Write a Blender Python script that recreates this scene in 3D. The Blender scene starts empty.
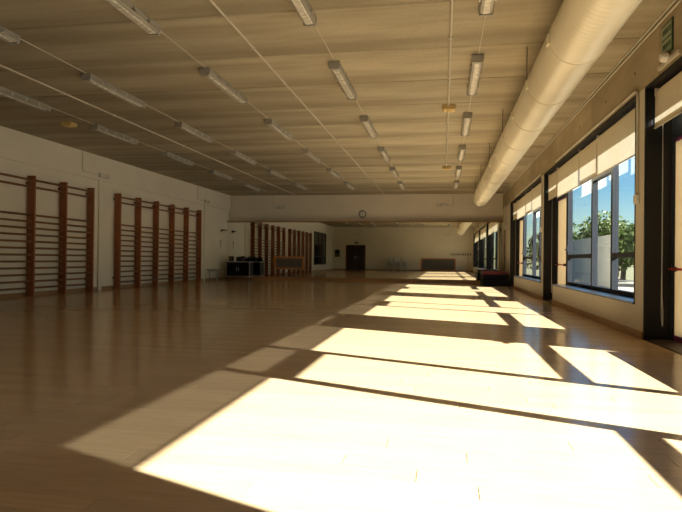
import bpy, bmesh, math, random
from mathutils import Vector, Matrix
random.seed(7)
PI = math.pi
scene = bpy.context.scene
C = scene.collection

# ------------------------------------------------------------------ camera
EYE = 0.87
FPX = 581.3
yaw, pit, rol = 0.1742, 0.0053, 0.0111
cam_d = bpy.data.cameras.new('camera')
cam = bpy.data.objects.new('camera', cam_d); C.objects.link(cam)
cam_d.sensor_width = 36.0
cam_d.lens = FPX / 682 * 36.0
cam_d.clip_start = 0.02; cam_d.clip_end = 500
hx = Vector((-math.sin(yaw), math.cos(yaw), 0)); zz = Vector((0, 0, 1))
Fw = hx * math.cos(pit) + zz * math.sin(pit)
U0 = zz * math.cos(pit) - hx * math.sin(pit)
R0 = Vector((math.cos(yaw), math.sin(yaw), 0))
Rr = R0 * math.cos(rol) + U0 * math.sin(rol)
Uu = -R0 * math.sin(rol) + U0 * math.cos(rol)
M3 = Matrix((Rr, Uu, -Fw)).transposed()
cam.matrix_world = Matrix.Translation((0, 0, EYE)) @ M3.to_4x4()
scene.camera = cam

# ------------------------------------------------------------------ world, sun, exposure
SUN_AZ = 0.417           # dY per -dX of the travelling light
SUN_TAN = 0.57
sdir = Vector((1, -SUN_AZ, SUN_TAN * math.sqrt(1 + SUN_AZ ** 2))).normalized()   # towards the sun
world = bpy.data.worlds.new('sky_world'); scene.world = world
world.use_nodes = True
wn = world.node_tree.nodes; wl = world.node_tree.links
for n in list(wn): wn.remove(n)
out = wn.new('ShaderNodeOutputWorld'); bg = wn.new('ShaderNodeBackground'); sky = wn.new('ShaderNodeTexSky')
sky.sky_type = 'NISHITA'; sky.sun_disc = False
sky.sun_elevation = math.asin(sdir.z); sky.sun_rotation = math.atan2(sdir.x, sdir.y)
sky.air_density = 1.0; sky.dust_density = 0.3; sky.ozone_density = 2.5
bg.inputs['Strength'].default_value = 0.10
hsv = wn.new('ShaderNodeHueSaturation'); hsv.inputs['Saturation'].default_value = 1.45
wl.new(sky.outputs[0], hsv.inputs['Color']); wl.new(hsv.outputs[0], bg.inputs[0]); wl.new(bg.outputs[0], out.inputs[0])
sun_d = bpy.data.lights.new('sun', 'SUN'); sun = bpy.data.objects.new('sun', sun_d); C.objects.link(sun)
sun_d.energy = 22.0; sun_d.angle = math.radians(0.53); sun_d.color = (1.0, 0.95, 0.87)
sun.rotation_euler = sdir.to_track_quat('Z', 'Y').to_euler(); sun.location = (40, -20, 30)
scene.view_settings.view_transform = 'Standard'
scene.view_settings.look = 'None'
scene.view_settings.exposure = 0.95
scene.view_settings.gamma = 1.0
scene.view_settings.use_curve_mapping = False
scene.cycles.max_bounces = 16
scene.cycles.diffuse_bounces = 8
scene.cycles.glossy_bounces = 6
scene.cycles.transparent_max_bounces = 16

# ------------------------------------------------------------------ room numbers (metres)
XL, XR, H, D, YB = -8.78, 2.23, 3.46, 22.71, -0.74
XO = 2.60                 # outer face of the window wall
HD = D + 0.35             # header wall above the mirror

# ------------------------------------------------------------------ materials
def nodes(name):
    m = bpy.data.materials.new(name); m.use_nodes = True
    nt = m.node_tree; b = nt.nodes['Principled BSDF']
    return m, nt, b
def mix_rgb(nt, fac, a, b, blend='MIX'):
    n = nt.nodes.new('ShaderNodeMix'); n.data_type = 'RGBA'; n.blend_type = blend
    for sock, val in ((n.inputs[0], fac), (n.inputs[6], a), (n.inputs[7], b)):
        if hasattr(val, 'is_linked'): nt.links.new(val, sock)
        elif isinstance(val, (int, float)): sock.default_value = val
        else: sock.default_value = (*val, 1)
    return n.outputs[2]
def noise(nt, scale, stretch=(1, 1, 1), detail=4, rough=.55, coord='Object', lo=.35, hi=.65):
    tc = nt.nodes.new('ShaderNodeTexCoord'); mp = nt.nodes.new('ShaderNodeMapping')
    mp.inputs['Scale'].default_value = stretch
    no = nt.nodes.new('ShaderNodeTexNoise'); no.inputs['Scale'].default_value = scale
    no.inputs['Detail'].default_value = detail; no.inputs['Roughness'].default_value = rough
    nt.links.new(tc.outputs[coord], mp.inputs[0]); nt.links.new(mp.outputs[0], no.inputs[0])
    r = nt.nodes.new('ShaderNodeMapRange'); r.inputs[1].default_value = lo; r.inputs[2].default_value = hi
    nt.links.new(no.outputs[0], r.inputs[0])
    return r.outputs[0]
def plain(name, col, rough=.6, metal=0., var=.06, scale=6., spec=.5):
    m, nt, b = nodes(name)
    n = noise(nt, scale)
    c = mix_rgb(nt, n, tuple(x * (1 - var) for x in col), tuple(min(1, x * (1 + var)) for x in col))
    nt.links.new(c, b.inputs['Base Color'])
    b.inputs['Roughness'].default_value = rough; b.inputs['Metallic'].default_value = metal
    b.inputs['Specular IOR Level'].default_value = spec
    return m
def bump(nt, b, height, strength=.2, dist=.01):
    n = nt.nodes.new('ShaderNodeBump'); n.inputs['Strength'].default_value = strength; n.inputs['Distance'].default_value = dist
    nt.links.new(height, n.inputs['Height']); nt.links.new(n.outputs[0], b.inputs['Normal'])

M = {}
M['wall'] = plain('painted_plaster', (.68, .62, .51), .7, var=.03, scale=1.2)
M['wall_cream'] = plain('cream_paint', (.58, .52, .40), .55, var=.03, scale=1.5)
M['black_metal'] = plain('black_lacquered_steel', (.006, .0055, .006), .55, spec=.25)
M['frame'] = plain('anthracite_aluminium', (.012, .014, .019), .6, spec=.25)
M['sill'] = plain('dark_slate_sill', (.018, .021, .028), .3)
M['white_plastic'] = plain('white_plastic', (.72, .69, .62), .4)
M['conduit'] = plain('pale_conduit', (.52, .48, .39), .4)
M['ochre'] = plain('ochre_plastic', (.55, .39, .15), .5)
M['grey_plastic'] = plain('grey_plastic', (.30, .285, .25), .45)
M['dark_grey'] = plain('dark_grey_plastic', (.06, .055, .05), .5)
M['black'] = plain('matt_black', (.006, .006, .007), .55, spec=.25)
M['black_vinyl'] = plain('black_vinyl', (.004, .003, .004), .6, var=.15, scale=20, spec=.15)
M['red_vinyl'] = plain('dark_red_vinyl', (.10, .012, .015), .5, var=.15, scale=20, spec=.3)
M['red'] = plain('red_lacquer', (.42, .03, .025), .35)
M['purple'] = plain('purple_edging', (.20, .035, .16), .4)
M['chrome'] = plain('galvanised_steel', (.55, .55, .54), .3, metal=1.)
M['rod'] = plain('dark_threaded_rod', (.06, .055, .05), .5, metal=.4)
M['brown_door'] = plain('dark_brown_door', (.035, .018, .012), .45)
M['brown_frame'] = plain('brown_door_frame', (.13, .055, .028), .5)
M['chair'] = plain('pale_grey_plastic', (.68, .69, .68), .4)
M['grille'] = plain('taupe_perforated_sheet', (.12, .105, .085), .6, var=.2, scale=60)
M['clock_rim'] = plain('grey_clock_rim', (.10, .095, .09), .4)
M['clock_face'] = plain('clock_dial', (.66, .64, .58), .5)
M['sign_green'] = plain('dark_green_sign', (.015, .055, .03), .4)
M['sign_pale'] = plain('pale_sign_print', (.28, .33, .21), .5)
M['leaf_board'] = plain('pale_table_top', (.42, .35, .32), .5)
M['clear_grey'] = plain('clear_grey_cover', (.26, .24, .195), .3)
M['jointfill'] = plain('dark_joint', (.05, .043, .035), .9)

def wood(name, dark, light, rough, stretch=(1, 1, 1), scale=9.):
    m, nt, b = nodes(name)
    n = noise(nt, scale, stretch, 6, .6)
    oi = nt.nodes.new('ShaderNodeObjectInfo')
    c = mix_rgb(nt, n, dark, light)
    mr = nt.nodes.new('ShaderNodeMapRange'); mr.inputs[3].default_value = .86; mr.inputs[4].default_value = 1.08
    nt.links.new(oi.outputs['Random'], mr.inputs[0])
    hs = nt.nodes.new('ShaderNodeHueSaturation'); nt.links.new(mr.outputs[0], hs.inputs['Value']); nt.links.new(c, hs.inputs['Color'])
    nt.links.new(hs.outputs[0], b.inputs['Base Color'])
    b.inputs['Roughness'].default_value = rough
    return m
M['bar_post'] = wood('varnished_pine_post', (.22, .065, .02), (.31, .10, .032), .4, (6, 6, .6))
M['bar_rung'] = wood('varnished_beech_rung', (.14, .055, .02), (.20, .08, .028), .4, (8, .6, 8))
M['base_wood'] = wood('oak_baseboard', (.27, .135, .05), (.35, .185, .075), .4, (1, 1, 8), 4)
M['trim_wood'] = wood('brown_mirror_trim', (.26, .125, .045), (.34, .165, .06), .4, (.6, 6, 6))
M['panel_wood'] = wood('reddish_plywood', (.44, .16, .045), (.54, .21, .065), .45, (1, 6, 6), 4)

def floor_mat(name, island):
    m, nt, b = nodes(name)
    g = noise(nt, 3.2, (1.0, 14, 14), 6, .65, 'Object' if island else 'Object', .3, .7)
    c = mix_rgb(nt, g, (.50, .345, .19), (.60, .43, .25))
    if island:
        s = nt.nodes.new('ShaderNodeNewGeometry').outputs['Random Per Island']
    else:
        s = nt.nodes.new('ShaderNodeObjectInfo').outputs['Random']
    mr = nt.nodes.new('ShaderNodeMapRange'); mr.inputs[3].default_value = .93; mr.inputs[4].default_value = 1.05
    nt.links.new(s, mr.inputs[0])
    hs = nt.nodes.new('ShaderNodeHueSaturation'); nt.links.new(mr.outputs[0], hs.inputs['Value']); nt.links.new(c, hs.inputs['Color'])
    nt.links.new(hs.outputs[0], b.inputs['Base Color'])
    b.inputs['Roughness'].default_value = .165
    b.inputs['Specular IOR Level'].default_value = .5
    return m
M['board'] = floor_mat('maple_floorboard', False)
M['board_far'] = floor_mat('maple_floorboards_far', True)
M['subfloor'] = plain('dark_board_joint', (.05, .03, .015), .9)

def concrete(name, a, b_, stain, scale, stretch, bumpy=.15):
    m, nt, b = nodes(name)
    g1 = noise(nt, scale, stretch, 6, .6)
    g2 = noise(nt, scale * .35, stretch, 3, .5, lo=.40, hi=.72)
    g3 = noise(nt, 22, (1, 1, 1), 5, .6)
    oi = nt.nodes.new('ShaderNodeObjectInfo')
    c = mix_rgb(nt, g1, a, b_)
    c = mix_rgb(nt, g2, c, stain)
    c = mix_rgb(nt, .16, c, mix_rgb(nt, g3, a, b_), 'MIX')
    mr = nt.nodes.new('ShaderNodeMapRange'); mr.inputs[3].default_value = .80; mr.inputs[4].default_value = 1.12
    nt.links.new(oi.outputs['Random'], mr.inputs[0])
    hs = nt.nodes.new('ShaderNodeHueSaturation'); nt.links.new(mr.outputs[0], hs.inputs['Value']); nt.links.new(c, hs.inputs['Color'])
    nt.links.new(hs.outputs[0], b.inputs['Base Color'])
    b.inputs['Roughness'].default_value = .85
    bump(nt, b, g3, bumpy, .004)
    return m
M['ceil'] = concrete('precast_ceiling_concrete', (.29, .245, .162), (.48, .415, .29), (.19, .158, .105), 1.3, (.28, 1.9, 1))
M['lintel'] = concrete('board_marked_concrete', (.34, .27, .165), (.43, .355, .23), (.28, .22, .13), 2.0, (1, .8, 2.5))
M['outwall'] = concrete('outdoor_concrete', (.36, .34, .30), (.44, .42, .37), (.31, .30, .27), .8, (1, 1, 1))
M['terrace'] = concrete('terrace_paving', (.20, .18, .145), (.25, .225, .18), (.17, .15, .12), .5, (1, 1, 1))

def duct_mat():
    m, nt, b = nodes('cream_enamel_duct')
    n = noise(nt, 1.5)
    nt.links.new(mix_rgb(nt, n, (.66, .60, .45), (.72, .66, .51)), b.inputs['Base Color'])
    b.inputs['Roughness'].default_value = .3
    w = nt.nodes.new('ShaderNodeTexWave'); w.bands_direction = 'Y'; w.inputs['Scale'].default_value = 4.2
    tc = nt.nodes.new('ShaderNodeTexCoord'); nt.links.new(tc.outputs['Object'], w.inputs[0])
    bump(nt, b, w.outputs[1], .25, .008)
    return m
M['duct'] = duct_mat()

def glass_mat(name, tint, gloss=.10, rough=0.0):
    m = bpy.data.materials.new(name); m.use_nodes = True; nt = m.node_tree
    for n in list(nt.nodes): nt.nodes.remove(n)
    o = nt.nodes.new('ShaderNodeOutputMaterial'); t = nt.nodes.new('ShaderNodeBsdfTransparent'); g = nt.nodes.new('ShaderNodeBsdfGlossy')
    t.inputs[0].default_value = (*tint, 1); g.inputs['Roughness'].default_value = rough
    fr = nt.nodes.new('ShaderNodeFresnel'); fr.inputs[0].default_value = 1.25
    mx = nt.nodes.new('ShaderNodeMixShader')
    ge = nt.nodes.new('ShaderNodeNewGeometry'); sb = nt.nodes.new('ShaderNodeMath'); sb.operation = 'SUBTRACT'; sb.inputs[0].default_value = 1.
    nt.links.new(ge.outputs['Backfacing'], sb.inputs[1])
    mu = nt.nodes.new('ShaderNodeMath'); mu.operation = 'MULTIPLY'; nt.links.new(sb.outputs[0], mu.inputs[0]); nt.links.new(fr.outputs[0], mu.inputs[1])
    nt.links.new(mu.outputs[0], mx.inputs[0]); nt.links.new(t.outputs[0], mx.inputs[1]); nt.links.new(g.outputs[0], mx.inputs[2])
    nt.links.new(mx.outputs[0], o.inputs[0])
    return m
M['glass'] = glass_mat('window_glass', (.90, .94, .95))
def blind_mat():
    m = bpy.data.materials.new('cream_screen_fabric'); m.use_nodes = True; nt = m.node_tree
    for n in list(nt.nodes): nt.nodes.remove(n)
    o = nt.nodes.new('ShaderNodeOutputMaterial')
    d = nt.nodes.new('ShaderNodeBsdfDiffuse'); t = nt.nodes.new('ShaderNodeBsdfTranslucent'); tr = nt.nodes.new('ShaderNodeBsdfTransparent')
    n = noise(nt, 40, (1, 1, .2)); c = mix_rgb(nt, n, (.66, .56, .38), (.72, .62, .44))
    nt.links.new(c, d.inputs[0]); nt.links.new(c, t.inputs[0])
    m1 = nt.nodes.new('ShaderNodeMixShader'); m1.inputs[0].default_value = .12
    m2 = nt.nodes.new('ShaderNodeMixShader'); m2.inputs[0].default_value = .08
    nt.links.new(d.outputs[0], m1.inputs[1]); nt.links.new(t.outputs[0], m1.inputs[2])
    nt.links.new(m1.outputs[0], m2.inputs[1]); nt.links.new(tr.outputs[0], m2.inputs[2]); nt.links.new(m2.outputs[0], o.inputs[0])
    return m
M['blind'] = blind_mat()
def frosted():
    m, nt, b = nodes('frosted_cream_panel')
    n = noise(nt, 5); c = mix_rgb(nt, n, (.64, .56, .41), (.70, .62, .47)); nt.links.new(c, b.inputs['Base Color']); b.inputs['Roughness'].default_value = .5
    t = nt.nodes.new('ShaderNodeBsdfTranslucent'); nt.links.new(c, t.inputs[0])
    mx = nt.nodes.new('ShaderNodeMixShader'); mx.inputs[0].default_value = .27
    nt.links.new(b.outputs[0], mx.inputs[1]); nt.links.new(t.outputs[0], mx.inputs[2]); nt.links.new(mx.outputs[0], nt.nodes['Material Output'].inputs[0])
    return m
M['frosted'] = frosted()
def mirror_mat():
    m, nt, b = nodes('silvered_mirror')
    b.inputs['Base Color'].default_value = (.80, .82, .76, 1); b.inputs['Metallic'].default_value = 1.; b.inputs['Roughness'].default_value = 0.015
    return m
M['mirror'] = mirror_mat()
M['dark_glass'] = plain('dark_window_glass', (.02, .024, .026), .08)
def diffuser():
    m, nt, b = nodes('ribbed_clear_diffuser')
    n = noise(nt, 9, (1, 2.5, 1)); nt.links.new(mix_rgb(nt, n, (.42, .395, .33), (.74, .71, .63)), b.inputs['Base Color'])
    b.inputs['Roughness'].default_value = .22
    return m
M['diffuser'] = diffuser()
def leafmat(name, a, b_):
    m, nt, b = nodes(name)
    s = nt.nodes.new('ShaderNodeNewGeometry').outputs['Random Per Island']
    c = mix_rgb(nt, s, a, b_); nt.links.new(c, b.inputs['Base Color']); b.inputs['Roughness'].default_value = .55
    t = nt.nodes.new('ShaderNodeBsdfTranslucent'); nt.links.new(c, t.inputs[0])
    mx = nt.nodes.new('ShaderNodeMixShader'); mx.inputs[0].default_value = .35
    o = nt.nodes['Material Output']
    nt.links.new(b.outputs[0], mx.inputs[1]); nt.links.new(t.outputs[0], mx.inputs[2]); nt.links.new(mx.outputs[0], o.inputs[0])
    return m
M['leaf_a'] = leafmat('olive_green_leaves', (.045, .07, .014), (.12, .155, .04))
M['leaf_b'] = leafmat('dark_green_leaves', (.02, .045, .012), (.07, .105, .03))
M['bark'] = plain('grey_brown_bark', (.14, .10, .07), .9, var=.3, scale=12)
M['grass'] = plain('dry_grass_ground', (.13, .12, .055), .9, var=.3, scale=.8)

# ------------------------------------------------------------------ mesh helpers
class MB:
    def __init__(s): s.v = []; s.f = []
    def box(s, x0, x1, y0, y1, z0, z1):
        n = len(s.v)
        s.v += [(x, y, z) for z in (z0, z1) for y in (y0, y1) for x in (x0, x1)]
        s.f += [tuple(n + i for i in q) for q in ((0, 2, 3, 1), (4, 5, 7, 6), (0, 1, 5, 4), (2, 6, 7, 3), (0, 4, 6, 2), (1, 3, 7, 5))]
        return s
    def tube(s, pts, r, n=8, cap=True):
        pts = [Vector(p) for p in pts]; rings = []
        rs = r if isinstance(r, (list, tuple)) else [r] * len(pts)
        prev = None
        for i, p in enumerate(pts):
            a = pts[max(i - 1, 0)]; b = pts[min(i + 1, len(pts) - 1)]
            t = (b - a).normalized()
            if prev is None:
                ref = Vector((0, 0, 1)) if abs(t.z) < .9 else Vector((1, 0, 0))
                u = t.cross(ref).normalized()
            else:
                u = (prev - t * prev.dot(t)).normalized()
            prev = u; w = t.cross(u)
            k = len(s.v)
            for j in range(n):
                an = 2 * PI * j / n
                s.v.append(tuple(p + (u * math.cos(an) + w * math.sin(an)) * rs[i]))
            rings.append(k)
        for a, b in zip(rings, rings[1:]):
            for j in range(n):
                s.f.append((a + j, a + (j + 1) % n, b + (j + 1) % n, b + j))
        if cap:
            s.f.append(tuple(rings[0] + j for j in reversed(range(n)))); s.f.append(tuple(rings[-1] + j for j in range(n)))
        return s
    def prism(s, prof, axis, a0, a1):
        # prof: 2-D outline, extruded along axis ('x','y','z')
        n = len(prof); k = len(s.v)
        def P(u, v, a): return {'x': (a, u, v), 'y': (u, a, v), 'z': (u, v, a)}[axis]
        s.v += [P(u, v, a0) for u, v in prof] + [P(u, v, a1) for u, v in prof]
        for j in range(n): s.f.append((k + j, k + (j + 1) % n, k + n + (j + 1) % n, k + n + j))
        s.f.append(tuple(k + j for j in reversed(range(n)))); s.f.append(tuple(k + n + j for j in range(n)))
        return s
    def grid(s, rows):
        # rows: list of equal-length lists of points
        k = len(s.v); w = len(rows[0])
        for r in rows: s.v += [tuple(p) for p in r]
        for i in range(len(rows) - 1):
            for j in range(w - 1):
                a = k + i * w + j; s.f.append((a, a + 1, a + w + 1, a + w))
        return s
    def build(s, name, mat, parent=None, off=None, smooth=False, bevel=0, local=False):
        """vertices are in world metres unless local; the origin goes to the parent's place or, top-level, to the base centre"""
        if local: o = Vector((0, 0, 0))
        elif off is not None: o = Vector(off)
        elif parent is not None:
            o = Vector((0, 0, 0)); q = parent
            while q is not None: o += q.location; q = q.parent
        else:
            xs = [v[0] for v in s.v]; ys = [v[1] for v in s.v]; zs = [v[2] for v in s.v]
            o = Vector(((min(xs) + max(xs)) / 2, (min(ys) + max(ys)) / 2, min(zs)))
        me = bpy.data.meshes.new(name)
        me.from_pydata([(x - o.x, y - o.y, z - o.z) for x, y, z in s.v], [], s.f)
        bm = bmesh.new(); bm.from_mesh(me); bmesh.ops.recalc_face_normals(bm, faces=bm.faces); bm.to_mesh(me); bm.free()
        if smooth:
            for p in me.polygons: p.use_smooth = True
        me.materials.append(M[mat])
        ob = bpy.data.objects.new(name, me); C.objects.link(ob)
        if parent is not None: ob.parent = parent
        else: ob.location = o
        if smooth:
            try:
                md = ob.modifiers.new('edge', 'EDGE_SPLIT'); md.split_angle = math.radians(40)
            except Exception: pass
        if bevel:
            md = ob.modifiers.new('bevel', 'BEVEL'); md.width = bevel; md.segments = 2; md.limit_method = 'ANGLE'
        return ob
def box(*a): return MB().box(*a)
def tag(o, label=None, cat=None, group=None, kind=None):
    if label: o['label'] = label
    if cat: o['category'] = cat
    if group: o['group'] = group
    if kind: o['kind'] = kind
    return o
def empty(name, loc, label=None, cat=None, group=None, kind=None, rz=0):
    o = bpy.data.objects.new(name, None); C.objects.link(o); o.location = loc; o.rotation_euler = (0, 0, rz); o.empty_display_size = .1
    return tag(o, label, cat, group, kind)
def struct(o, label, cat): return tag(o, label, cat, kind='structure')
def copy_tree(o, parent=None):
    c = o.copy(); C.objects.link(c)
    if parent is not None: c.parent = parent
    for ch in list(o.children): copy_tree(ch, c)
    return c
def twin(o, loc, name=None):      # a part again at another place under the same parent, sharing the mesh
    c = o.copy(); C.objects.link(c); c.parent = o.parent; c.location = loc
    return c
def ring(r0, r1, y0, y1, cx, cz, n=24):   # annulus in XZ, depth in Y
    m = MB(); k = 0
    for r, y in ((r0, y0), (r1, y0), (r1, y1), (r0, y1)):
        for j in range(n):
            a = 2 * PI * j / n; m.v.append((cx + r * math.cos(a), y, cz + r * math.sin(a)))
    for q in range(4):
        for j in range(n):
            a = q * n; b = ((q + 1) % 4) * n
            m.f.append((a + j, a + (j + 1) % n, b + (j + 1) % n, b + j))
    return m
def project(x, y, z):
    p = Vector((x, y, z - EYE)); d = p.dot(Fw)
    if d <= 0.05: return None
    return 341 + FPX * p.dot(Rr) / d, 256 - FPX * p.dot(Uu) / d

# ================================================================== THE SETTING
# ---- floor: a dark bed with maple boards laid across the room
floor = box(XL - .2, XO - .02, YB - .2, HD + .1, -.06, -.012).build('floor', 'subfloor', None, off=(0, 0, 0))
floor.location = (0, 0, 0)
struct(floor, 'pale maple board floor with a satin gloss across the whole hall', 'floor')
BW = .131; GAP = .0009
boards = []
y = YB - .1; row = 0
rnd = random.Random(3)
while y < HD + .05:
    x = XL - .15 - rnd.random() * 1.5
    while x < XO - .04:
        L = rnd.choice((1.25, 1.6, 1.95, 2.3))
        a, b2 = max(x, XL - .15), min(x + L, XO - .04)
        if b2 - a > .05: boards.append((a + .0016, b2 - .0016, y + GAP / 2, y + BW - GAP / 2))
        x += L
    y += BW; row += 1
def shown(bd):
    a, b2, c, d = bd
    pts = [project(a + (b2 - a) * t, (c + d) / 2, 0) for t in (0, .25, .5, .75, 1)]
    n = sum(1 for p in pts if p and -5 < p[0] < 687 and p[1] < 520)
    return n / 5 * (b2 - a) / max((c + d) / 2, .5) ** 3 if n else 0
order = sorted(range(len(boards)), key=lambda i: -shown(boards[i]))
near = set(order[:300])
share = {}
far = MB()
for i, (a, b2, c, d) in enumerate(boards):
    if i in near:
        key = round(b2 - a, 4)
        if key not in share:
            o = box(0, b2 - a, 0, d - c, -.014, 0).build('floorboard', 'board', None, local=True); share[key] = o
        else:
            o = share[key].copy(); C.objects.link(o)
        o.parent = floor; o.location = (a, c, 0)
    else: far.box(a, b2, c, d, -.014, 0)
fb = far.build('floorboards_beyond', 'board_far', floor); fb['kind'] = 'stuff'

# ---- ceiling: precast planks with open joints
ceiling = box(XL - .2, XO, YB - .2, HD + .2, H + .03, H + .18).build('ceiling', 'jointfill', None, off=(0, 0, 0)); ceiling.location = (0, 0, 0)
struct(ceiling, 'brown-grey precast concrete plank ceiling of the hall', 'ceiling')
y = 5.9 - 6 * 1.28; PW = 1.28
plank_me = None
while y < HD:
    y1 = min(y + PW - .022, HD + .12)
    pr = [(y, H + .012), (y + .012, H), (y1 - .012, H), (y1, H + .012), (y1, H + .03), (y, H + .03)]
    pr = [(u - y, v) for u, v in pr]
    if plank_me is None or abs(y1 - y - PW + .022) > 1e-4:
        o = MB().prism(pr, 'x', XL - .1, XO - .02).build('ceiling_plank', 'ceil', ceiling, local=True)
        if plank_me is None: plank_me = o
    else:
        o = plank_me.copy(); C.objects.link(o); o.parent = ceiling
    o.location = (0, y, random.uniform(-.002, .002)); y += PW

# ---- left wall
wl_ = box(XL - .2, XL, YB - .2, HD + .2, 0, H).build('wall_left', 'wall', None, off=(0, 0, 0)); wl_.location = (0, 0, 0)
struct(wl_, 'long off-white plaster wall carrying the climbing bars', 'wall')
struct(box(XL, XL + .045, YB, HD, 2.83, H).build('trim_1', 'wall', None, bevel=.006), 'off-white beam along the top of the wall with climbing bars', 'beam')
for yy in (13.66, 20.36, 6.96): box(XL, XL + .04, yy, yy + .14, .0, 2.83).build('pilaster', 'wall', wl_)
o = box(XL, XL + .018, YB, HD, 0, .085).build('baseboard_left', 'base_wood'); struct(o, 'low brown wooden baseboard along the wall with climbing bars', 'baseboard')
# window_4: dark window on the left wall near the back wall (seen in the mirror)
w4 = empty('window_4', (XL, 4.33, .45), 'black framed dark window in left wall, seen in the mirror', 'window', kind='structure')
def fr(p, *a, mat='black_metal', name='frame', bevel=0): return box(*a).build(name, mat, p, bevel=bevel)
fr(w4, XL + .005, XL + .02, 2.35, 6.3, .47, 2.75, mat='dark_glass', name='pane')
for yy in (2.33, 3.66, 4.95, 6.22): fr(w4, XL, XL + .05, yy, yy + .09, .45, 2.77, name='mullion')
for zz_ in (.45, 1.0, 2.05, 2.70): fr(w4, XL, XL + .045, 2.4, 6.25, zz_, zz_ + .07, name='rail')
# ---- header wall above the mirror and the wall behind it
hw = box(XL - .1, XR + .3, HD, HD + .2, 0, H).build('wall_far', 'wall', None, off=(0, 0, 0)); hw.location = (0, 0, 0)
struct(hw, 'off-white wall strip above the long mirror', 'wall')
struct(box(XL, XR, D + .02, HD, 0, 2.32).build('trim_2', 'wall', None), 'plastered backing wall that carries the mirror', 'wall')
box(XL - .02, XR, D - .012, D + .01, 0, .125).build('baseboard_far', 'base_wood')
struct(bpy.data.objects['baseboard_far'], 'brown wooden baseboard under the mirror', 'baseboard')
# ---- back wall (behind the camera, shown by the mirror)
bw = box(XL - .2, XO, YB - .2, YB, 0, H).build('wall_back', 'wall', None, off=(0, 0, 0)); bw.location = (0, 0, 0)
struct(bw, 'off-white end wall with the brown door, seen only in the mirror', 'wall')
box(XL, XR, YB, YB + .016, 0, .085).build('baseboard_back', 'base_wood'); struct(bpy.data.objects['baseboard_back'], 'brown wooden baseboard of the end wall seen in the mirror', 'baseboard')

# ---- window wall: concrete lintel band, pillars, low walls, black linings, doors, windows
PER = 6.67
LZ = 2.85                                   # top of the openings
wr = box(XR + .03, XO, YB - .2, HD + .2, LZ, H).build('wall_right', 'jointfill', None, off=(0, 0, 0)); wr.location = (0, 0, 0)
struct(wr, 'window wall with bare concrete band above the openings', 'wall')
js = [YB - .1] + [.92 + 2.85 * k for k in range(8)] + [HD + .1]
for a, b2 in zip(js, js[1:]):
    box(XR, XR + .028, a + .010, b2 - .010, LZ - .002, H).build('concrete_panel', 'lintel', wr, bevel=.004)
    for t in (.28, .72):
        yy = a + (b2 - a) * t
        MB().tube([(XR - .001, yy, 3.12), (XR + .01, yy, 3.12)], .022, 10).build('tie_hole', 'jointfill', wr)
bays = [(.53, 5.77, 7.05), (7.36, 12.60, 13.72), (14.03, 19.27, 20.39)]   # window start, window end = door start, door end
def wallbit(y0, y1, z0, z1, mat='wall_cream', name='pillar', x1=XO): return box(XR, x1, y0, y1, z0, z1).build(name, mat, wr)
wallbit(YB - .1, bays[0][0], 0, LZ - .002)
for k in (0, 1): wallbit(bays[k][2], bays[k + 1][0], 0, LZ - .002)
wallbit(bays[2][2], HD + .1, 0, LZ - .002)
names = ['nearest', 'middle', 'farthest']
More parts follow.
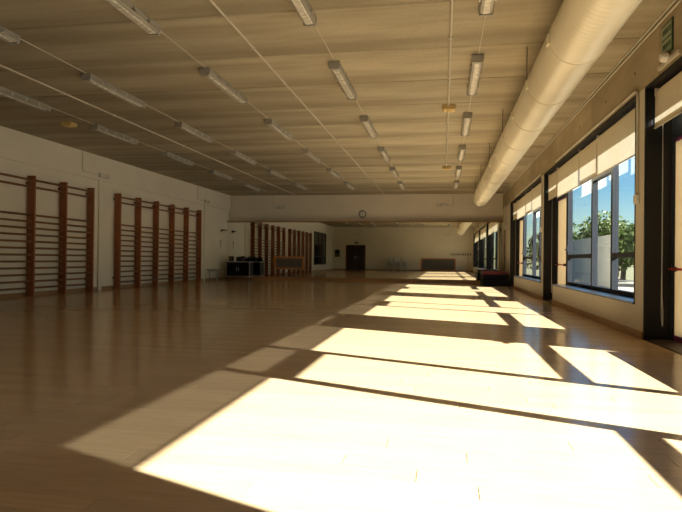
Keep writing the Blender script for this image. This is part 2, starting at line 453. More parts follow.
for k, (y0, y1, y2) in enumerate(bays):
    which = names[k]
    wallbit(y0, y1, 0, .375, name='low_wall')
    # black steel lining of the opening: a sub-frame of the wall
    for a in ((XR - .006, XO - .1, y2 - .035, y2 - .001, 0, LZ - .003), (XR - .006, XO - .1, y0 + .001, y0 + .022, .375, LZ - .003),
              (XR - .006, XO - .1, y0 + .022, y2 - .035, LZ - .03, LZ - .003)):
        box(*a).build('lining', 'black_metal', wr)
    # baseboard
    o = box(XR - .016, XR, y0 - (.31 if k else 1.4), y1, 0, .085).build('baseboard_right', 'base_wood')
    struct(o, 'brown wooden baseboard below the %s window' % which, 'baseboard')
    # ---- window
    w = empty('window_%d' % (k + 1), (2.56, (y0 + y1) / 2, .375), '%s tall anthracite framed window of the sunny right wall' % which, 'window', kind='structure')
    fx0, fx1 = 2.51, 2.60
    ma, mb = y1 - 3.2, y1 - 2.0
    fr(w, fx0, fx1, y0 + .0, y1, .375, .46, mat='frame', name='bottom_rail')
    fr(w, fx0, fx1, y0 + .0, y1, 2.66, LZ - .004, mat='frame', name='head_rail')
    for a, b2 in ((y0 + .022, y0 + .08), (ma - .045, ma + .045), (mb - .045, mb + .045), (y1 - .07, y1)):
        fr(w, fx0, fx1, a, b2, .46, 2.66, mat='frame', name='mullion')
    fr(w, fx0, fx1, y0 + .08, ma - .045, .935, 1.01, mat='frame', name='transom')
    fr(w, fx0, fx1, mb + .045, y1 - .07, .935, 1.01, mat='frame', name='transom')
    fr(w, fx0, fx1, ma + .045, mb - .045, 2.25, 2.385, mat='frame', name='transom')
    gx = (2.552, 2.557)
    for a, b2, cuts in ((y0 + .08, ma - .045, (.46, .935, 1.01, 2.66)), (ma + .045, mb - .045, (.46, 2.25, 2.385, 2.66)), (mb + .045, y1 - .07, (.46, .935, 1.01, 2.66))):
        for z0, z1 in ((cuts[0], cuts[1]), (cuts[2], cuts[3])):
            fr(w, *gx, a, b2, z0, z1, mat='glass', name='pane')
    # latch on the sash beside the door
    hd = fr(w, fx0 - .03, fx0, y1 - .10, y1 - .06, 1.08, 1.20, mat='black', name='latch', bevel=.004)
    fr(w, fx0 - .06, fx0 - .03, y1 - .20, y1 - .06, 1.10, 1.125, mat='black', name='latch_lever')
    # sill
    fr(w, XR - .022, fx0, y0 + .001, y1, .375, .398, mat='sill', name='sill', bevel=.003)
    # ---- exit door beside the window
    d = empty('door_%d' % (k + 1), (2.53, (y1 + y2) / 2, 0), 'cream exit door with red push bar at far end of %s window' % which, 'door', kind='structure')
    fr(d, 2.50, 2.60, y2 - .07, y2 - .036, 0, LZ - .004, mat='frame', name='frame')
    fr(d, 2.50, 2.60, y1, y1 + .06, 0, LZ - .004, mat='frame', name='frame')
    fr(d, 2.50, 2.60, y1 + .06, y2 - .07, 2.24, 2.54, mat='frame', name='frame')
    fr(d, 2.50, 2.60, y1 + .06, y2 - .07, 2.66, LZ - .004, mat='frame', name='frame')
    fr(d, 2.552, 2.557, y1 + .06, y2 - .07, 2.54, 2.66, mat='glass', name='pane')
    lf = MB(); n = 18; ya, yb = y1 + .062, y2 - .072     # leaf with shallow vertical ribs
    prof = []
    for j in range(n + 1):
        yy = ya + (yb - ya) * j / n
        prof.append((2.525 + (.006 if j % 2 else 0), yy))
    prof += [(2.58, yb), (2.58, ya)]
    lf.prism(prof, 'z', .07, 2.21).build('leaf', 'frosted', d)
    fr(d, 2.520, 2.585, ya, yb, 2.21, 2.238, mat='purple', name='top_edging')
    fr(d, 2.515, 2.585, ya, yb, .012, .07, mat='purple', name='kick_edging')
    bar = MB().tube([(2.47, ya + .03, .80), (2.47, yb - .005, .80)], .014, 10).build('push_bar', 'red', d, smooth=True)
    for yy in (ya + .05, yb - .03): fr(d, 2.46, 2.53, yy - .02, yy + .02, .775, .825, mat='black', name='bar_mount')
    fr(d, XR, 2.60, y1, y2, 0, .012, mat='brown_door', name='threshold')
    # ---- roller blinds
    cuts = [(y0 + .03, ma + .09, 'the pane nearest the camera'), (ma + .10, mb + .09, 'the middle pane'), (mb + .10, y1 + .08, 'the pane beside the exit door'), (y1 + .09, y2 - .05, 'the exit door')]
    for a, b2, wh in cuts:
        zb = 2.185 if wh != 'the exit door' else (2.36 if k == 0 else 2.235)
        rb = empty('roller_blind', (2.33, (a + b2) / 2, zb), 'cream roller blind pulled partly down over %s of %s window' % (wh, which) if 'door' not in wh[:8] else 'cream roller blind above exit door of %s window' % which, 'blind', 'cream roller blinds along the window wall')
        if wh == 'the exit door': rb['label'] = 'cream roller blind above the exit door of %s window' % which
        MB().tube([(2.345, a, 2.765), (2.345, b2, 2.765)], .032, 12).build('roller', 'blind', rb, smooth=True)
        MB().grid([[(2.3145, yy_, zf_) for yy_ in (a + .006, b2 - .006)] for zf_ in (zb + .012, 2.765)]).build('fabric', 'blind', rb)
        MB().tube([(2.3145, a + .006, zb + .010), (2.3145, b2 - .006, zb + .010)], .010, 8).build('hem_bar', 'conduit', rb, smooth=True)
        if wh == 'the exit door':
            yc = b2 - .02
            pts = [(2.39, yc, 2.76), (2.39, yc, .34)] + [(2.39, yc - .025 * (1 - math.cos(t)), .34 - .06 * math.sin(t) - .14 * math.sin(t / 2)) for t in (.5, 1, 1.6, 2.2, 2.7)] + [(2.39, yc - .05, .34), (2.39, yc - .02, .5), (2.39, yc - .012, 2.76)]
            MB().tube(pts, .0028, 6).build('pull_chain', 'chrome', rb)
        for yy in (a - .002, b2 - .008):
            box(2.31, 2.38, yy, yy + .01, 2.73, LZ - .031).build('bracket', 'white_plastic', rb)

# ================================================================== MIRROR WALL
mir = empty('wall_mirror', (-3.275, D, 0.125), 'wall-wide mirror covering the far end of the hall', 'mirror')
box(XL + .01, XR - .01, D - .004, D + .018, .125, 2.325).build('mirror_glass', 'mirror', mir)
box(XL + .005, XR - .005, D - .02, HD, 2.325, 2.365).build('top_trim', 'trim_wood', mir)

# framed grille fixed in front of the mirror
gp = empty('framed_grille', (-6.11, D - .03, .45), 'wood-framed dark grille fixed on the mirror in front of reflected bars', 'grille')
gx0, gx1, gz0, gz1 = -6.74, -5.49, .44, .95
for a in ((gx0, gx1, gz1 - .075, gz1), (gx0, gx1, gz0, gz0 + .06), (gx0, gx0 + .09, gz0 + .06, gz1 - .075), (gx1 - .07, gx1, gz0 + .06, gz1 - .075)):
    box(a[0], a[1], D - .06, D - .005, a[2], a[3]).build('frame_rail', 'panel_wood', gp)
box(gx0 + .09, gx1 - .07, D - .03, D - .006, gz0 + .06, gz1 - .075).build('backing', 'grille', gp)
for j in range(14):
    xx = gx0 + .12 + j * .077
    box(xx, xx + .03, D - .042, D - .03, gz0 + .06, gz1 - .075).build('slat', 'grille', gp)

# clock
ck = empty('wall_clock', (-3.17, HD, 2.53), 'round grey-rimmed clock above the mirror', 'clock')
cxk, czk = -3.20, 2.68
ring(.118, .15, HD - .05, HD, cxk, czk, 32).build('rim', 'clock_rim', ck, smooth=True)
MB().tube([(cxk, HD - .02, czk), (cxk, HD, czk)], .122, 32).build('dial', 'clock_face', ck)
for h_ in range(12):
    a = h_ * PI / 6; r0, r1 = .092, .108
    u = Vector((math.sin(a), 0, math.cos(a))); w_ = Vector((math.cos(a), 0, -math.sin(a))) * .005
    q = [Vector((cxk, HD - .021, czk)) + u * r0 + w_, Vector((cxk, HD - .021, czk)) + u * r0 - w_, Vector((cxk, HD - .021, czk)) + u * r1 - w_, Vector((cxk, HD - .021, czk)) + u * r1 + w_]
    m = MB(); m.prism([(p.x, p.z) for p in q], 'y', HD - .024, HD - .02); m.build('hour_mark', 'black', ck)
for nm, a, L, wd in (('minute_hand', .1, .09, .006), ('hour_hand', 6.1, .062, .008)):
    u = (math.sin(a), math.cos(a)); p_ = (math.cos(a) * wd, -math.sin(a) * wd)
    MB().prism([(cxk + p_[0], czk + p_[1]), (cxk - p_[0], czk - p_[1]), (cxk + u[0] * L, czk + u[1] * L)], 'y', HD - .03, HD - .026).build(nm, 'black', ck)

# emergency lamps (pale boxes) with their conduits
def em_lamp(loc, axis, label, drop, grp='emergency lamps on the walls', w=.42):
    """box lamp on a wall; axis: wall normal 'y-','y+','x+','x-'; conduit rises to z=drop[1] at the sideways offset drop[0]"""
    e = empty('emergency_lamp', loc, label, 'lamp', grp)
    x, y, z = loc
    def B(u0, u1, n0, n1, z0, z1):   # u along wall, n away from wall
        if axis == 'y-': return box(x + u0, x + u1, y - n1, y - n0, z + z0, z + z1)
        if axis == 'y+': return box(x + u0, x + u1, y + n0, y + n1, z + z0, z + z1)
        if axis == 'x+': return box(x + n0, x + n1, y + u0, y + u1, z + z0, z + z1)
        return box(x - n1, x - n0, y + u0, y + u1, z + z0, z + z1)
    B(-w / 2, w / 2, 0, .035, 0, .125).build('housing', 'conduit', e, bevel=.006)
    B(-w / 2 + .02, w / 2 - .02, .035, .065, .012, .113).build('cover', 'diffuser', e, bevel=.012)
    u, top = drop
    def Pn(uu, zz_):
        n_ = .016
        return {'y-': (x + uu, y - n_, zz_), 'y+': (x + uu, y + n_, zz_), 'x+': (x + n_, y + uu, zz_), 'x-': (x - n_, y + uu, zz_)}[axis]
    s_ = math.copysign(1, u)
    pts = [Pn(s_ * w / 2, z + .06), Pn(u - s_ * .05, z + .06), Pn(u - s_ * .015, z + .075), Pn(u, z + .11), Pn(u, top)]
    MB().tube(pts, .011, 8).build('conduit', 'conduit', e, smooth=True)
    return e
em_lamp((-6.62, HD, 2.90), 'y-', 'emergency lamp above the mirror, left of the clock', (-.30, H))
em_lamp((-.06, HD, 2.95), 'y-', 'emergency lamp above the mirror, nearest the air duct', (.42, H))
em_lamp((XL + .045, 13.80, 2.90), 'x+', 'emergency lamp on left wall between the two climbing frames', (-.9, H))
em_lamp((XL + .045, 20.5, 2.90), 'x+', 'emergency lamp on left wall beyond the far climbing frame', (-.8, H))
em_lamp((-6.92, YB, 2.78), 'y+', 'emergency lamp high above the brown door, in the mirror', (.35, H))
em_lamp((.20, YB, 2.78), 'y+', 'emergency lamp above the wooden panel, in the mirror', (.35, H))

# exit sign above the nearest exit door
es = empty('exit_sign', (XR, 6.38, 2.99), 'dark green emergency exit sign with two rows above the nearest exit door', 'sign')
box(XR - .014, XR, 6.235, 6.525, 2.985, 3.315).build('plate', 'sign_green', es, bevel=.003)
for z0 in (3.015, 3.165):
    box(XR - .018, XR - .014, 6.255, 6.505, z0, z0 + .125).build('panel', 'sign_pale', es)
    for j, (a, L) in enumerate(((.0, .045), (.055, .03), (.095, .035), (.14, .03), (.18, .04))):
        box(XR - .021, XR - .018, 6.27 + a, 6.27 + a + L * .7, z0 + .035, z0 + .09).build('print_mark', 'sign_green', es)
# lamp below it and the trunking along the band
el = empty('sign_lamp', (XR, 6.36, 2.90), 'small pale lamp below the exit sign', 'lamp')
box(XR - .03, XR, 6.05, 6.60, 2.885, 2.925).build('base', 'conduit', el, bevel=.004)
MB().tube([(XR - .02, 6.34, 2.945), (XR - .07, 6.34, 2.945), (XR - .09, 6.34, 2.945)], [.05, .05, .035], 16).build('lens', 'white_plastic', el, smooth=True)

# ================================================================== CLIMBING BARS ON THE LEFT WALL
S = 1.058; PH = 2.575
rz = [.183 + .1412 * k for k in range(12)] + [2.335, 2.478]
def wall_bars(ystart, label):
    t = empty('wall_bars', (XL, ystart + 2.5 * S, 0), label, 'wall bars', 'wooden climbing bars on the left wall')
    ln = t.location
    post = box(.03, .205, -.026, .026, 0, PH).build('post', 'bar_post', t, local=True, bevel=.004)
    post.location = (0, -2.5 * S, 0)
    for k in range(1, 6): twin(post, (0, (k - 2.5) * S, 0))
    rg = MB(); n = 10
    for yy in (0, S - .05):
        for j in range(n):
            a = 2 * PI * j / n; rg.v.append((.016 * math.cos(a), yy, .023 * math.sin(a)))
    rg.f += [(j, (j + 1) % n, n + (j + 1) % n, n + j) for j in range(n)] + [tuple(reversed(range(n))), tuple(range(n, 2 * n))]
    first = None
    for b_ in range(5):
        for z in rz:
            x = .135 if z < 2.2 else (.165 if z > 2.4 else .13)
            loc = (x, (b_ - 2.5) * S + .025, z)
            if first is None:
                first = rg.build('rung', 'bar_rung', t, local=True, smooth=True); first.location = loc
            else: twin(first, loc)
    br = box(0, .05, -.038, .038, -.025, .025).build('bracket', 'brown_frame', t, local=True)
    br.location = (0, -2.5 * S, 2.42)
    for k in range(6):
        for z in (.30, 2.42):
            if not (k == 0 and z > 2): twin(br, (0, (k - 2.5) * S, z))
    return t
wall_bars(11.06 - 3 * S, 'long wooden climbing frame on left wall, the one nearer the camera')
wall_bars(14.41, 'long wooden climbing frame on left wall, the one nearer the mirror')

# ================================================================== CEILING LIGHTS AND CONDUITS
def make_light():
    t = empty('ceiling_light', (0, 0, H))
    L = 1.52
    pr = [(-.075, -.030), (-.070, -.004), (.070, -.004), (.075, -.030), (.075, -.045), (-.075, -.045)]
    MB().prism(pr, 'y', 0, L).build('housing', 'grey_plastic', t, local=True)
    dp = [(-.073, -.045), (-.069, -.075), (-.056, -.094), (.056, -.094), (.069, -.075), (.073, -.045)]
    MB().prism(dp, 'y', .03, L - .03).build('diffuser', 'clear_grey', t, local=True)
    lp = [(-.046, -.092), (-.030, -.104), (.030, -.104), (.046, -.092)]
    MB().prism(lp, 'y', .05, L - .05).build('lens_strip', 'diffuser', t, local=True)
    cap = MB().prism([(-.077, -.012), (.077, -.012), (.075, -.072), (.062, -.106), (-.062, -.106), (-.075, -.072)], 'y', 0, .035).build('end_cap', 'grey_plastic', t, local=True)
    cap.location = (0, -.006, 0)
    twin(cap, (0, L - .03, 0))
    c0 = box(-.006, .006, 0, .035, -.072, -.03).build('clip', 'chrome', t, local=True); c0.location = (-.077, .28, 0)
    for yy in (.28, .60, .92, 1.22):
        for s_ in (-.077, .077):
            if not (yy == .28 and s_ < 0): twin(c0, (s_, yy, 0))
    st = box(-.02, .02, 0, .05, -.008, 0).build('fixing', 'grey_plastic', t, local=True); st.location = (0, .2, 0); twin(st, (0, 1.3, 0))
    return t
rows = [(-6.76, 'row along the climbing bars'), (-5.0, 'second row from the climbing bars'), (-3.22, 'middle row'), (-1.43, 'second row from the air duct'), (.40, 'row next to the air duct')]
ordw = ['seventh', 'sixth', 'fifth', 'fourth', 'third', 'second', 'first']
proto = None
for x, rn in rows:
    for k in range(7):
        if proto is None: proto = make_light(); o = proto
        else: o = copy_tree(proto)
        o.location = (x, 1.62 + 2.915 * k, H)
        tag(o, 'unlit tube ceiling light, %s from the mirror in the %s' % (ordw[k], rn), 'ceiling light', 'tube lights on the ceiling')
    cd = MB().tube([(x + .01, 1.2, H - .008), (x + .01, 21.5, H - .008)], .006, 6)
    cd.build('light_conduit', 'conduit', smooth=True)
    tag(bpy.data.objects[[q.name for q in C.objects if q.name.startswith('light_conduit')][-1]], 'thin conduit feeding the ceiling lights of the %s' % rn, 'conduit', 'conduits feeding the light rows')
for x, nm, y1 in ((-5.94, 'long pale conduit on ceiling near the climbing bars', 22.9), (-2.32, 'long pale conduit along the middle of the ceiling', 22.9), (.06, 'pale conduit on the ceiling joining the ochre boxes near the duct', 16.6)):
    o = empty('ceiling_conduit', (x, 0, H), nm, 'conduit')
    MB().tube([(x, -.5, H - .014), (x, y1, H - .014)], .013, 8).build('tube', 'conduit', o, smooth=True)
    yy = 1.0
    while yy < y1:
        box(x - .022, x + .022, yy, yy + .025, H - .032, H).build('saddle', 'conduit', o); yy += 1.45
for x, y_, nm in ((-7.16, 10.15, 'ochre ceiling box near the climbing bars'), (.07, 9.9, 'ochre ceiling box beside the air duct, nearer one'), (.07, 16.3, 'ochre ceiling box beside the air duct, farther one')):
    o = empty('ceiling_box', (x, y_, H), nm, 'box', 'ochre boxes on the ceiling')
    MB().prism([(-.10, -.006), (.10, -.006), (.115, -.05), (.09, -.085), (-.09, -.085), (-.115, -.05)], 'y', -.10, .10).build('body', 'ochre', o, local=True, bevel=.006)
    MB().tube([(0, 0, -.085), (0, 0, -.10)], [.05, .04], 14).build('sensor', 'ochre', o, local=True, smooth=True)
# two thin conduits where window wall and ceiling meet
for dx, dz, nm in ((.018, .02, 'upper pale conduit along the edge of ceiling and window wall'), (.018, .075, 'lower pale conduit along the top of the concrete band')):
    o = MB().tube([(XR - dx, -.6, H - dz), (XR - dx, HD - .05, H - dz)], .012, 8).build('wall_conduit', 'conduit', smooth=True)
    tag(o, nm, 'conduit')
# conduit that turns down each pillar
for k, (yp, nm) in enumerate(((7.20, 'pale conduit bending down the pillar by the nearest exit door'), (13.87, 'pale conduit bending down the pillar by the middle exit door'))):
    o = empty('pillar_conduit', (XR, yp, 1.6), nm, 'conduit')
    pts = [(XR - .016, yp + 5.1, 2.885), (XR - .016, yp + .16, 2.885)] + [(XR - .016, yp + .16 - .1 * math.sin(t), 2.885 - .1 + .1 * math.cos(t)) for t in (.4, .8, 1.2, 1.5)] + [(XR - .016, yp + .06, 2.7), (XR - .016, yp + .06, 1.62)]
    MB().tube(pts, .017, 8).build('tube', 'conduit', o, smooth=True)
    box(XR - .045, XR, yp + .015, yp + .105, 1.55, 1.66).build('switch_box', 'white_plastic', o, bevel=.008)

# ================================================================== AIR DUCT
DX, DZ, DR = 1.25, 3.02, .272
du = empty('air_duct', (DX, 1.47, DZ - DR), 'large round cream air duct hung below the ceiling along the windows', 'duct')
def disc_tube(y0, y1, r0, r1, n=40): return MB().tube([(DX, y0, DZ), (DX, y1, DZ)], [r0, r1], n)
Y0D = 1.47; seg = 1.4575; ns = 13
for k in range(ns):
    ya, yb = Y0D + k * seg, Y0D + (k + 1) * seg
    disc_tube(ya, yb, DR, DR).build('segment', 'duct', du, smooth=True)
    if k:
        ring(DR - .005, DR + .008, ya - .015, ya + .015, DX, DZ, 40).build('joint_ring', 'duct', du, smooth=True)
        for s in (-1, 1):
            xx = DX + s * (DR + .004)
            box(xx - .016, xx + .016, ya - .05, ya + .05, DZ - .07, DZ + .03).build('clamp', 'duct', du, bevel=.004)
            if k % 2 == 0: MB().tube([(xx, ya, DZ), (xx, ya, H)], .006, 6).build('hanger_rod', 'rod', du)
ye = Y0D + ns * seg
MB().tube([(DX, ye + t, DZ) for t in (0, .30, .34, .355)], [DR, DR, DR * .93, DR * .8], 40).build('end_cap', 'duct', du, smooth=True)
MB().tube([(DX, Y0D - t, DZ) for t in (0, .06, .10, .115)], [DR, DR, DR * .93, DR * .8], 40).build('end_cap', 'duct', du, smooth=True)

# ================================================================== THINGS NEAR THE MIRROR
# stacked mats by the window corner
mz = 0
for k in range(5):
    red = k == 4
    dx, dy = random.uniform(-.012, .012), random.uniform(-.02, .02)
    nm = ('topmost', 'dark red') if red else (['lowest', 'second lowest', 'middle', 'second highest'][k], 'black')
    o = empty('gym_mat', (1.76, 21.30, mz), ('dark red gym mat on top of the stack beside the mirror' if red else '%s black gym mat in the stack beside the mirror' % nm[0]), 'mat', 'gym mats stacked by the mirror')
    o.location.x += dx; o.location.y += dy
    box(-.415, .415, -.90, .90, 0, .098).build('pad', 'red_vinyl' if red else 'black_vinyl', o, local=True, bevel=.018)
    box(-.418, .418, -.902, .902, .044, .052).build('seam', 'red_vinyl' if red else 'black', o, local=True)
    for s in (-.25, .25): MB().tube([(s - .07, -.90, .05), (s - .05, -.925, .045), (s + .05, -.925, .045), (s + .07, -.90, .05)], .007, 6).build('handle', 'black', o, local=True)
    mz += .1005
# rolling cabinet in the left corner
cb = empty('rolling_cabinet', (-7.93, 22.02, 0), 'black cabinet on castors with pale top, in left corner by the mirror', 'cabinet')
def L(*a, n, m, p=cb, bevel=0): return box(*a).build(n, m, p, local=True, bevel=bevel)
L(-.49, .49, -.30, .30, .70, .735, n='top', m='leaf_board', bevel=.004)
bd = L(-.455, .455, -.27, .28, .17, .70, n='body', m='black', bevel=.005)
for s in (-1, 1):
    dr = L(s * .225 - .215, s * .225 + .215, -.282, -.27, .19, .68, n='door', m='black_vinyl', bevel=.003)
    L(s * .04 - .008, s * .04 + .008, -.30, -.282, .36, .50, n='handle', m='chrome', p=dr)
L(-.46, .46, -.28, .28, .13, .16, n='base_rail', m='grey_plastic')
for sx in (-1, 1):
    L(sx * .475 - .012, sx * .475 + .012, -.28, -.25, .10, .70, n='upright', m='chrome')
    for sy in (-1, 1):
        MB().tube([(sx * .40 - .02, sy * .22, .055), (sx * .40 + .02, sy * .22, .055)], .055, 14).build('castor', 'dark_grey', cb, local=True, smooth=True)
        L(sx * .40 - .028, sx * .40 + .028, sy * .22 - .02, sy * .22 + .02, .09, .135, n='castor_fork', m='chrome')
# things on top of it
sp = empty('small_speaker', (-8.28, 22.0, .735), 'small black loudspeaker at left end of the cabinet top', 'speaker')
box(-.085, .075, -.08, .08, 0, .20).build('case', 'black', sp, local=True, bevel=.01)
MB().tube([(0, -.08, .13), (0, -.088, .13)], .05, 16).build('cone', 'dark_grey', sp, local=True); MB().tube([(0, -.08, .045), (0, -.088, .045)], .028, 14).build('tweeter', 'dark_grey', sp, local=True)
st = empty('stereo', (-7.90, 22.0, .735), 'low black stereo in the middle of the cabinet top', 'stereo')
box(-.16, .16, -.12, .12, .012, .17).build('case', 'black', st, local=True, bevel=.012)
for s in (-.1, .1): MB().tube([(s, -.12, .09), (s, -.127, .09)], .05, 16).build('speaker_cone', 'dark_grey', st, local=True)
box(-.045, .045, -.126, -.12, .09, .14).build('display', 'dark_glass', st, local=True)
box(-.14, .14, -.1, .1, 0, .012).build('foot_rail', 'dark_grey', st, local=True)
MB().tube([(-.13, 0, .165), (-.12, 0, .20), (.12, 0, .20), (.13, 0, .165)], .009, 6).build('carry_handle', 'black', st, local=True)
bg_ = empty('black_bag', (-7.58, 22.0, .735), 'soft black bag at right end of the cabinet top', 'bag')
rows_ = []
for i in range(7):
    t = i / 6; w = .14 * (1 - .35 * t ** 2) * (1 if i < 6 else .55); dd = .10 * (1 - .5 * t ** 2) * (1 if i < 6 else .5)
    rows_.append([(w * math.copysign(abs(math.cos(a)) ** .6, math.cos(a)), dd * math.copysign(abs(math.sin(a)) ** .6, math.sin(a)), .15 * t) for a in [2 * PI * j / 16 for j in range(17)]])
mbag = MB().grid(rows_); mbag.f.append(tuple(range(0, 16))[::-1]); k_ = 6 * 17; mbag.f.append(tuple(range(k_, k_ + 16)))
mbag.build('body', 'black_vinyl', bg_, local=True, smooth=True)
MB().tube([(-.07, 0, .145), (-.05, 0, .19), (.05, 0, .19), (.07, 0, .145)], .008, 6).build('strap', 'black', bg_, local=True)
# low bench at the left wall
bn = empty('low_bench', (XL + .26, 21.1, 0), 'small low bench standing against left wall before the mirror corner', 'bench')
box(-.17, .17, -.60, .60, .405, .435).build('seat', 'grey_plastic', bn, local=True, bevel=.004)
for sx in (-.14, .14):
    for sy in (-.40, .40): MB().tube([(sx, sy, 0), (sx, sy, .405)], .016, 8).build('leg', 'grey_plastic', bn, local=True)
for sy in (-.40, .40): box(-.14, .14, sy - .012, sy + .012, .36, .385).build('stretcher', 'grey_plastic', bn, local=True)
# barre bracket and wire hook on the left wall by the mirror
o = empty('wall_bracket', (XL, 22.2, 1.95), 'dark metal bracket sticking out of left wall beside the mirror', 'bracket')
box(XL, XL + .012, 22.05, 22.13, 1.90, 2.02).build('plate', 'dark_grey', o)
box(XL + .01, XL + .16, 22.07, 22.11, 1.95, 1.985).build('arm', 'dark_grey', o)
MB().tube([(XL + .14, 22.0, 1.985), (XL + .14, 22.4, 1.985)], .02, 8).build('bar', 'dark_grey', o)
o = empty('coat_hook', (XL, 21.95, 1.28), 'thin grey forked hook hanging on left wall above the bench', 'hook')
MB().tube([(XL + .02, 21.9, 1.56), (XL + .03, 21.98, 1.40), (XL + .02, 22.0, 1.28)], .008, 6).build('stem', 'grey_plastic', o)
MB().tube([(XL + .03, 21.98, 1.40), (XL + .04, 22.06, 1.52), (XL + .03, 22.1, 1.57)], .008, 6).build('prong', 'grey_plastic', o)
# pipe and box in the corner between mirror and window wall
o = empty('corner_pipe', (XR - .05, 21.75, .5), 'thin brown pipe with small box in right corner by the mirror', 'pipe')
MB().tube([(XR - .05, 21.75, .52), (XR - .05, 21.75, 2.10)], .018, 8).build('pipe', 'brown_frame', o, smooth=True)
box(XR - .09, XR - .002, 21.66, 21.84, 2.0, 2.15).build('box', 'conduit', o, bevel=.006)
MB().tube([(XR - .05, 21.9, .52), (XR - .05, 21.9, 2.9)], .014, 8).build('pipe', 'conduit', o, smooth=True)

# ================================================================== THE END OF THE HALL BEHIND THE CAMERA (seen in the mirror)
d4 = empty('door_4', (-6.93, YB, 0), 'dark brown double door of the end wall, seen in the mirror', 'door', kind='structure')
for a in ((-7.73, -7.62, 0, 2.02), (-6.24, -6.13, 0, 2.02), (-7.62, -6.24, 1.94, 2.02)):
    box(a[0], a[1], YB, YB + .05, a[2], a[3]).build('frame', 'brown_frame', d4)
for s, (a, b2) in enumerate(((-7.62, -6.935), (-6.925, -6.24))):
    lf = box(a, b2, YB, YB + .035, .008, 1.94).build('leaf', 'brown_door', d4, bevel=.003)
    hx_ = b2 - .07 if s == 0 else a + .07
    box(hx_ - .02, hx_ + .02, YB + .035, YB + .045, .93, 1.13).build('handle_plate', 'chrome', lf)
    MB().tube([(hx_, YB + .045, 1.05), (hx_, YB + .08, 1.05), (hx_ + (-.11 if s == 0 else .11), YB + .08, 1.05)], .009, 6).build('handle', 'chrome', lf)
ds = empty('door_sign', (-6.88, YB, 2.12), 'small dark sign above the brown door, in the mirror', 'sign')
box(-7.01, -6.75, YB, YB + .03, 2.12, 2.27).build('plate', 'sign_green', ds, bevel=.004)
box(-6.96, -6.80, YB + .03, YB + .033, 2.16, 2.23).build('print', 'dark_grey', ds)
ph = empty('wall_phone', (-8.4, YB, 1.05), 'black wall box with cable by the dark window, in the mirror', 'box')
box(-8.60, -8.22, YB, YB + .12, 1.05, 1.62).build('case', 'black', ph, bevel=.012)
box(-8.53, -8.30, YB + .12, YB + .14, 1.12, 1.34).build('flap', 'dark_grey', ph, bevel=.006)
MB().tube([(-8.41, YB + .015, 1.62), (-8.41, YB + .015, H)], .012, 8).build('cable', 'conduit', ph)
# wooden panel unit
pn = empty('panel_unit', (-.39, YB, 0), 'low wood-framed panel standing against the end wall, in the mirror', 'panel')
for a in ((-1.73, .95, .93, 1.01), (-1.73, .95, .02, .13), (-1.73, -1.63, .13, .93), (.85, .95, .13, .93)):
    box(a[0], a[1], YB + .02, YB + .12, a[2], a[3]).build('frame_rail', 'panel_wood', pn, bevel=.004)
box(-1.63, .85, YB + .03, YB + .07, .13, .93).build('backing', 'grille', pn)
for j in range(24): box(-1.60 + j * .103, -1.56 + j * .103, YB + .07, YB + .085, .13, .93).build('slat', 'grille', pn)
for xx in (-1.6, .72): box(xx, xx + .1, YB + .03, YB + .11, 0, .02).build('foot', 'dark_grey', pn)
# coat rack
cr = empty('coat_rack', (1.32, YB, 1.28), 'dark row of coat hooks on the end wall, in the mirror', 'coat rack')
box(.52, 2.14, YB, YB + .022, 1.28, 1.33).build('rail', 'grey_plastic', cr)
for j in range(9):
    xx = .60 + j * .185
    MB().tube([(xx, YB + .022, 1.30), (xx, YB + .09, 1.27), (xx, YB + .12, 1.32), (xx, YB + .115, 1.38)], .024, 8).build('hook', 'black', cr, smooth=True)
    MB().tube([(xx, YB + .022, 1.31), (xx, YB + .06, 1.38), (xx, YB + .085, 1.45)], .02, 8).build('hook', 'black', cr, smooth=True)
MB().tube([(1.9, YB + .05, 1.28), (1.9, YB + .05, .0)], .018, 8).build('support_leg', 'grey_plastic', cr)
# stacked chairs
def make_chair():
    t = empty('plastic_chair', (0, 0, 0))
    rows_ = []
    for i in range(6):
        y = -.21 + .42 * i / 5
        rows_.append([(x, y, .44 + .02 * (abs(x) / .22) ** 3 - .015 * (1 - (2 * i / 5 - 1) ** 2)) for x in (-.22, -.15, -.05, .05, .15, .22)])
    s1 = MB().grid(rows_).build('seat', 'chair', t, local=True, smooth=True)
    md = s1.modifiers.new('solid', 'SOLIDIFY'); md.thickness = .012
    rows_ = []
    for i in range(6):
        z = .46 + .36 * i / 5; hw_ = .215 - .03 * (i / 5) ** 3
        rows_.append([(x * hw_ / .22, -.205 - .10 * i / 5 + .03 * (1 - (x / .22) ** 2) * -1, z) for x in (-.22, -.15, -.05, .05, .15, .22)])
    s2 = MB().grid(rows_).build('backrest', 'chair', t, local=True, smooth=True)
    md = s2.modifiers.new('solid', 'SOLIDIFY'); md.thickness = .012
    for sx in (-1, 1):
        for sy in (-1, 1):
            MB().tube([(sx * .19, sy * .18, .44), (sx * .235, sy * .225, 0)], [.018, .013], 8).build('leg', 'chair', t, local=True, smooth=True)
        MB().tube([(sx * .20, -.22, .55), (sx * .235, -.12, .63), (sx * .24, .08, .63), (sx * .215, .17, .56), (sx * .20, .19, .44)], .014, 8).build('armrest', 'chair', t, local=True, smooth=True)
    return t
cproto = None
lv = ['lowest', 'second lowest', 'second highest', 'topmost']
for sx_, nm, rzv in ((-4.13, 'stack nearest the brown door', .25), (-3.55, 'middle stack', -.1), (-3.0, 'stack nearest the wooden panel', .15)):
    for k in range(4):
        if cproto is None: cproto = make_chair(); o = cproto
        else: o = copy_tree(cproto)
        o.location = (sx_, -.36, .075 * k); o.rotation_euler.z = rzv
        tag(o, '%s pale plastic chair of the %s, seen in the mirror' % (lv[k], nm), 'chair', 'pale chairs stacked at the end wall')

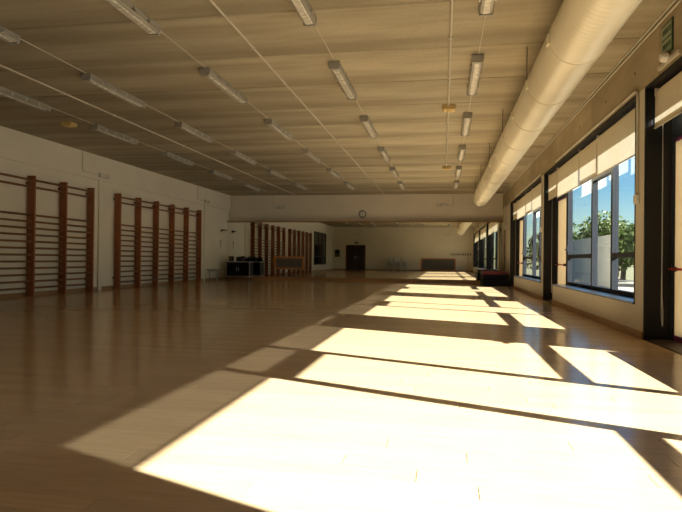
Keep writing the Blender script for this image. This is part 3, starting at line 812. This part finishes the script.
# ================================================================== OUTDOORS
gr = box(-60, 140, -90, 160, -.65, -.45).build('ground', 'grass', None, off=(0, 0, 0)); gr.location = (0, 0, 0)
struct(gr, 'dry grassy ground outside around the building', 'ground')
tr_ = box(XO, 9.5, -12, 40, -.45, -.05).build('terrace', 'terrace', None, off=(0, 0, 0)); tr_.location = (0, 0, 0)
struct(tr_, 'pale paved terrace outside the windows', 'terrace')
ow = empty('concrete_wall', (6.1, 28.9, -.05), 'pale outdoor concrete wall seen through the middle window', 'wall')
yy = 22.1
for k in range(5):
    box(5.95, 6.09, yy + .008, yy + 2.392, -.05, 1.86).build('wall_panel', 'outwall', ow, bevel=.01); yy += 2.4
rl = empty('terrace_railing', (6.4, 12, -.05), 'grey steel railing on the terrace outside the windows', 'railing')
for k in range(9): box(6.38, 6.43, 2.0 + 2.1 * k, 2.05 + 2.1 * k, -.05, .88).build('post', 'frame', rl)
box(6.375, 6.435, 1.9, 19.1, .88, .93).build('top_rail', 'frame', rl)
box(6.3, 6.5, 1.9, 19.1, -.05, .22).build('kerb', 'outwall', rl)
def tree(x, y, h, r, label, mat, seed):
    rg = random.Random(seed)
    t = empty('tree', (x, y, -.45), label, 'tree', 'trees beyond the terrace')
    pts = [(0, 0, 0), (.08, .03, h * .25), (-.05, .06, h * .5), (.02, 0, h * .72)]
    MB().tube(pts, [.16, .13, .10, .05], 8).build('trunk', 'bark', t, local=True, smooth=True)
    for b_ in range(4):
        a = b_ * 1.6 + rg.random()
        MB().tube([(0, .04, h * (.35 + .06 * b_)), (math.cos(a) * r * .35, math.sin(a) * r * .35, h * (.5 + .05 * b_)), (math.cos(a) * r * .6, math.sin(a) * r * .6, h * (.62 + .05 * b_))], [.06, .045, .02], 6).build('branch', 'bark', t, local=True)
    m = MB()
    blobs = [(rg.uniform(-.6, .6) * r, rg.uniform(-.6, .6) * r, h * rg.uniform(.38, .86), r * rg.uniform(.38, .6)) for _ in range(13)]
    for _ in range(5200):
        bx_, by_, bz_, br_ = rg.choice(blobs)
        d = Vector((rg.gauss(0, 1), rg.gauss(0, 1), rg.gauss(0, 1))).normalized() * br_ * rg.uniform(.55, 1.0) ** .5
        p = Vector((bx_, by_, max(bz_ + d.z * .8, .25))) + Vector((d.x, d.y, 0))
        u = Vector((rg.gauss(0, 1), rg.gauss(0, 1), rg.gauss(0, 1))).normalized(); w = u.cross(Vector((rg.gauss(0, 1), rg.gauss(0, 1), rg.gauss(0, 1)))).normalized()
        s = rg.uniform(.07, .15); k = len(m.v)
        m.v += [tuple(p + u * s), tuple(p + w * s * .55), tuple(p - u * s), tuple(p - w * s * .55)]; m.f.append((k, k + 1, k + 2, k + 3))
    f = m.build('foliage', mat, t, local=True); f['kind'] = 'stuff'
    return t
tl = [(7.8, 45, 4.2, 2.2, 'leafy tree farthest along the wall outside, behind the far window', 'leaf_b'),
      (9.4, 40, 4.2, 2.3, 'dark tree behind the left end of the outdoor concrete wall', 'leaf_b'),
      (12.4, 45, 4.5, 2.4, 'green tree rising behind the middle of the outdoor concrete wall', 'leaf_a'),
      (9.8, 34.5, 3.7, 2.1, 'olive tree behind the near end of the outdoor concrete wall', 'leaf_a'),
      (13.6, 38.5, 4.4, 2.4, 'distant dark tree left of the tall olive tree', 'leaf_b'),
      (10.1, 28.6, 3.9, 2.2, 'bushy olive tree just right of the outdoor concrete wall', 'leaf_a'),
      (15.2, 31.0, 5.0, 2.5, 'tall olive tree set back behind the terrace railing', 'leaf_a'),
      (10.9, 23.2, 3.9, 2.2, 'broad olive tree close behind the terrace railing', 'leaf_a'),
      (9.9, -9.0, 4.0, 2.0, 'tree outside behind the camera, nearer the building', 'leaf_b'),
      (10.9, -17.0, 4.5, 2.3, 'tree outside behind the camera, farther off', 'leaf_a')]
for i, a in enumerate(tl): tree(a[0], a[1], a[2], a[3], a[4], a[5], 100 + i)
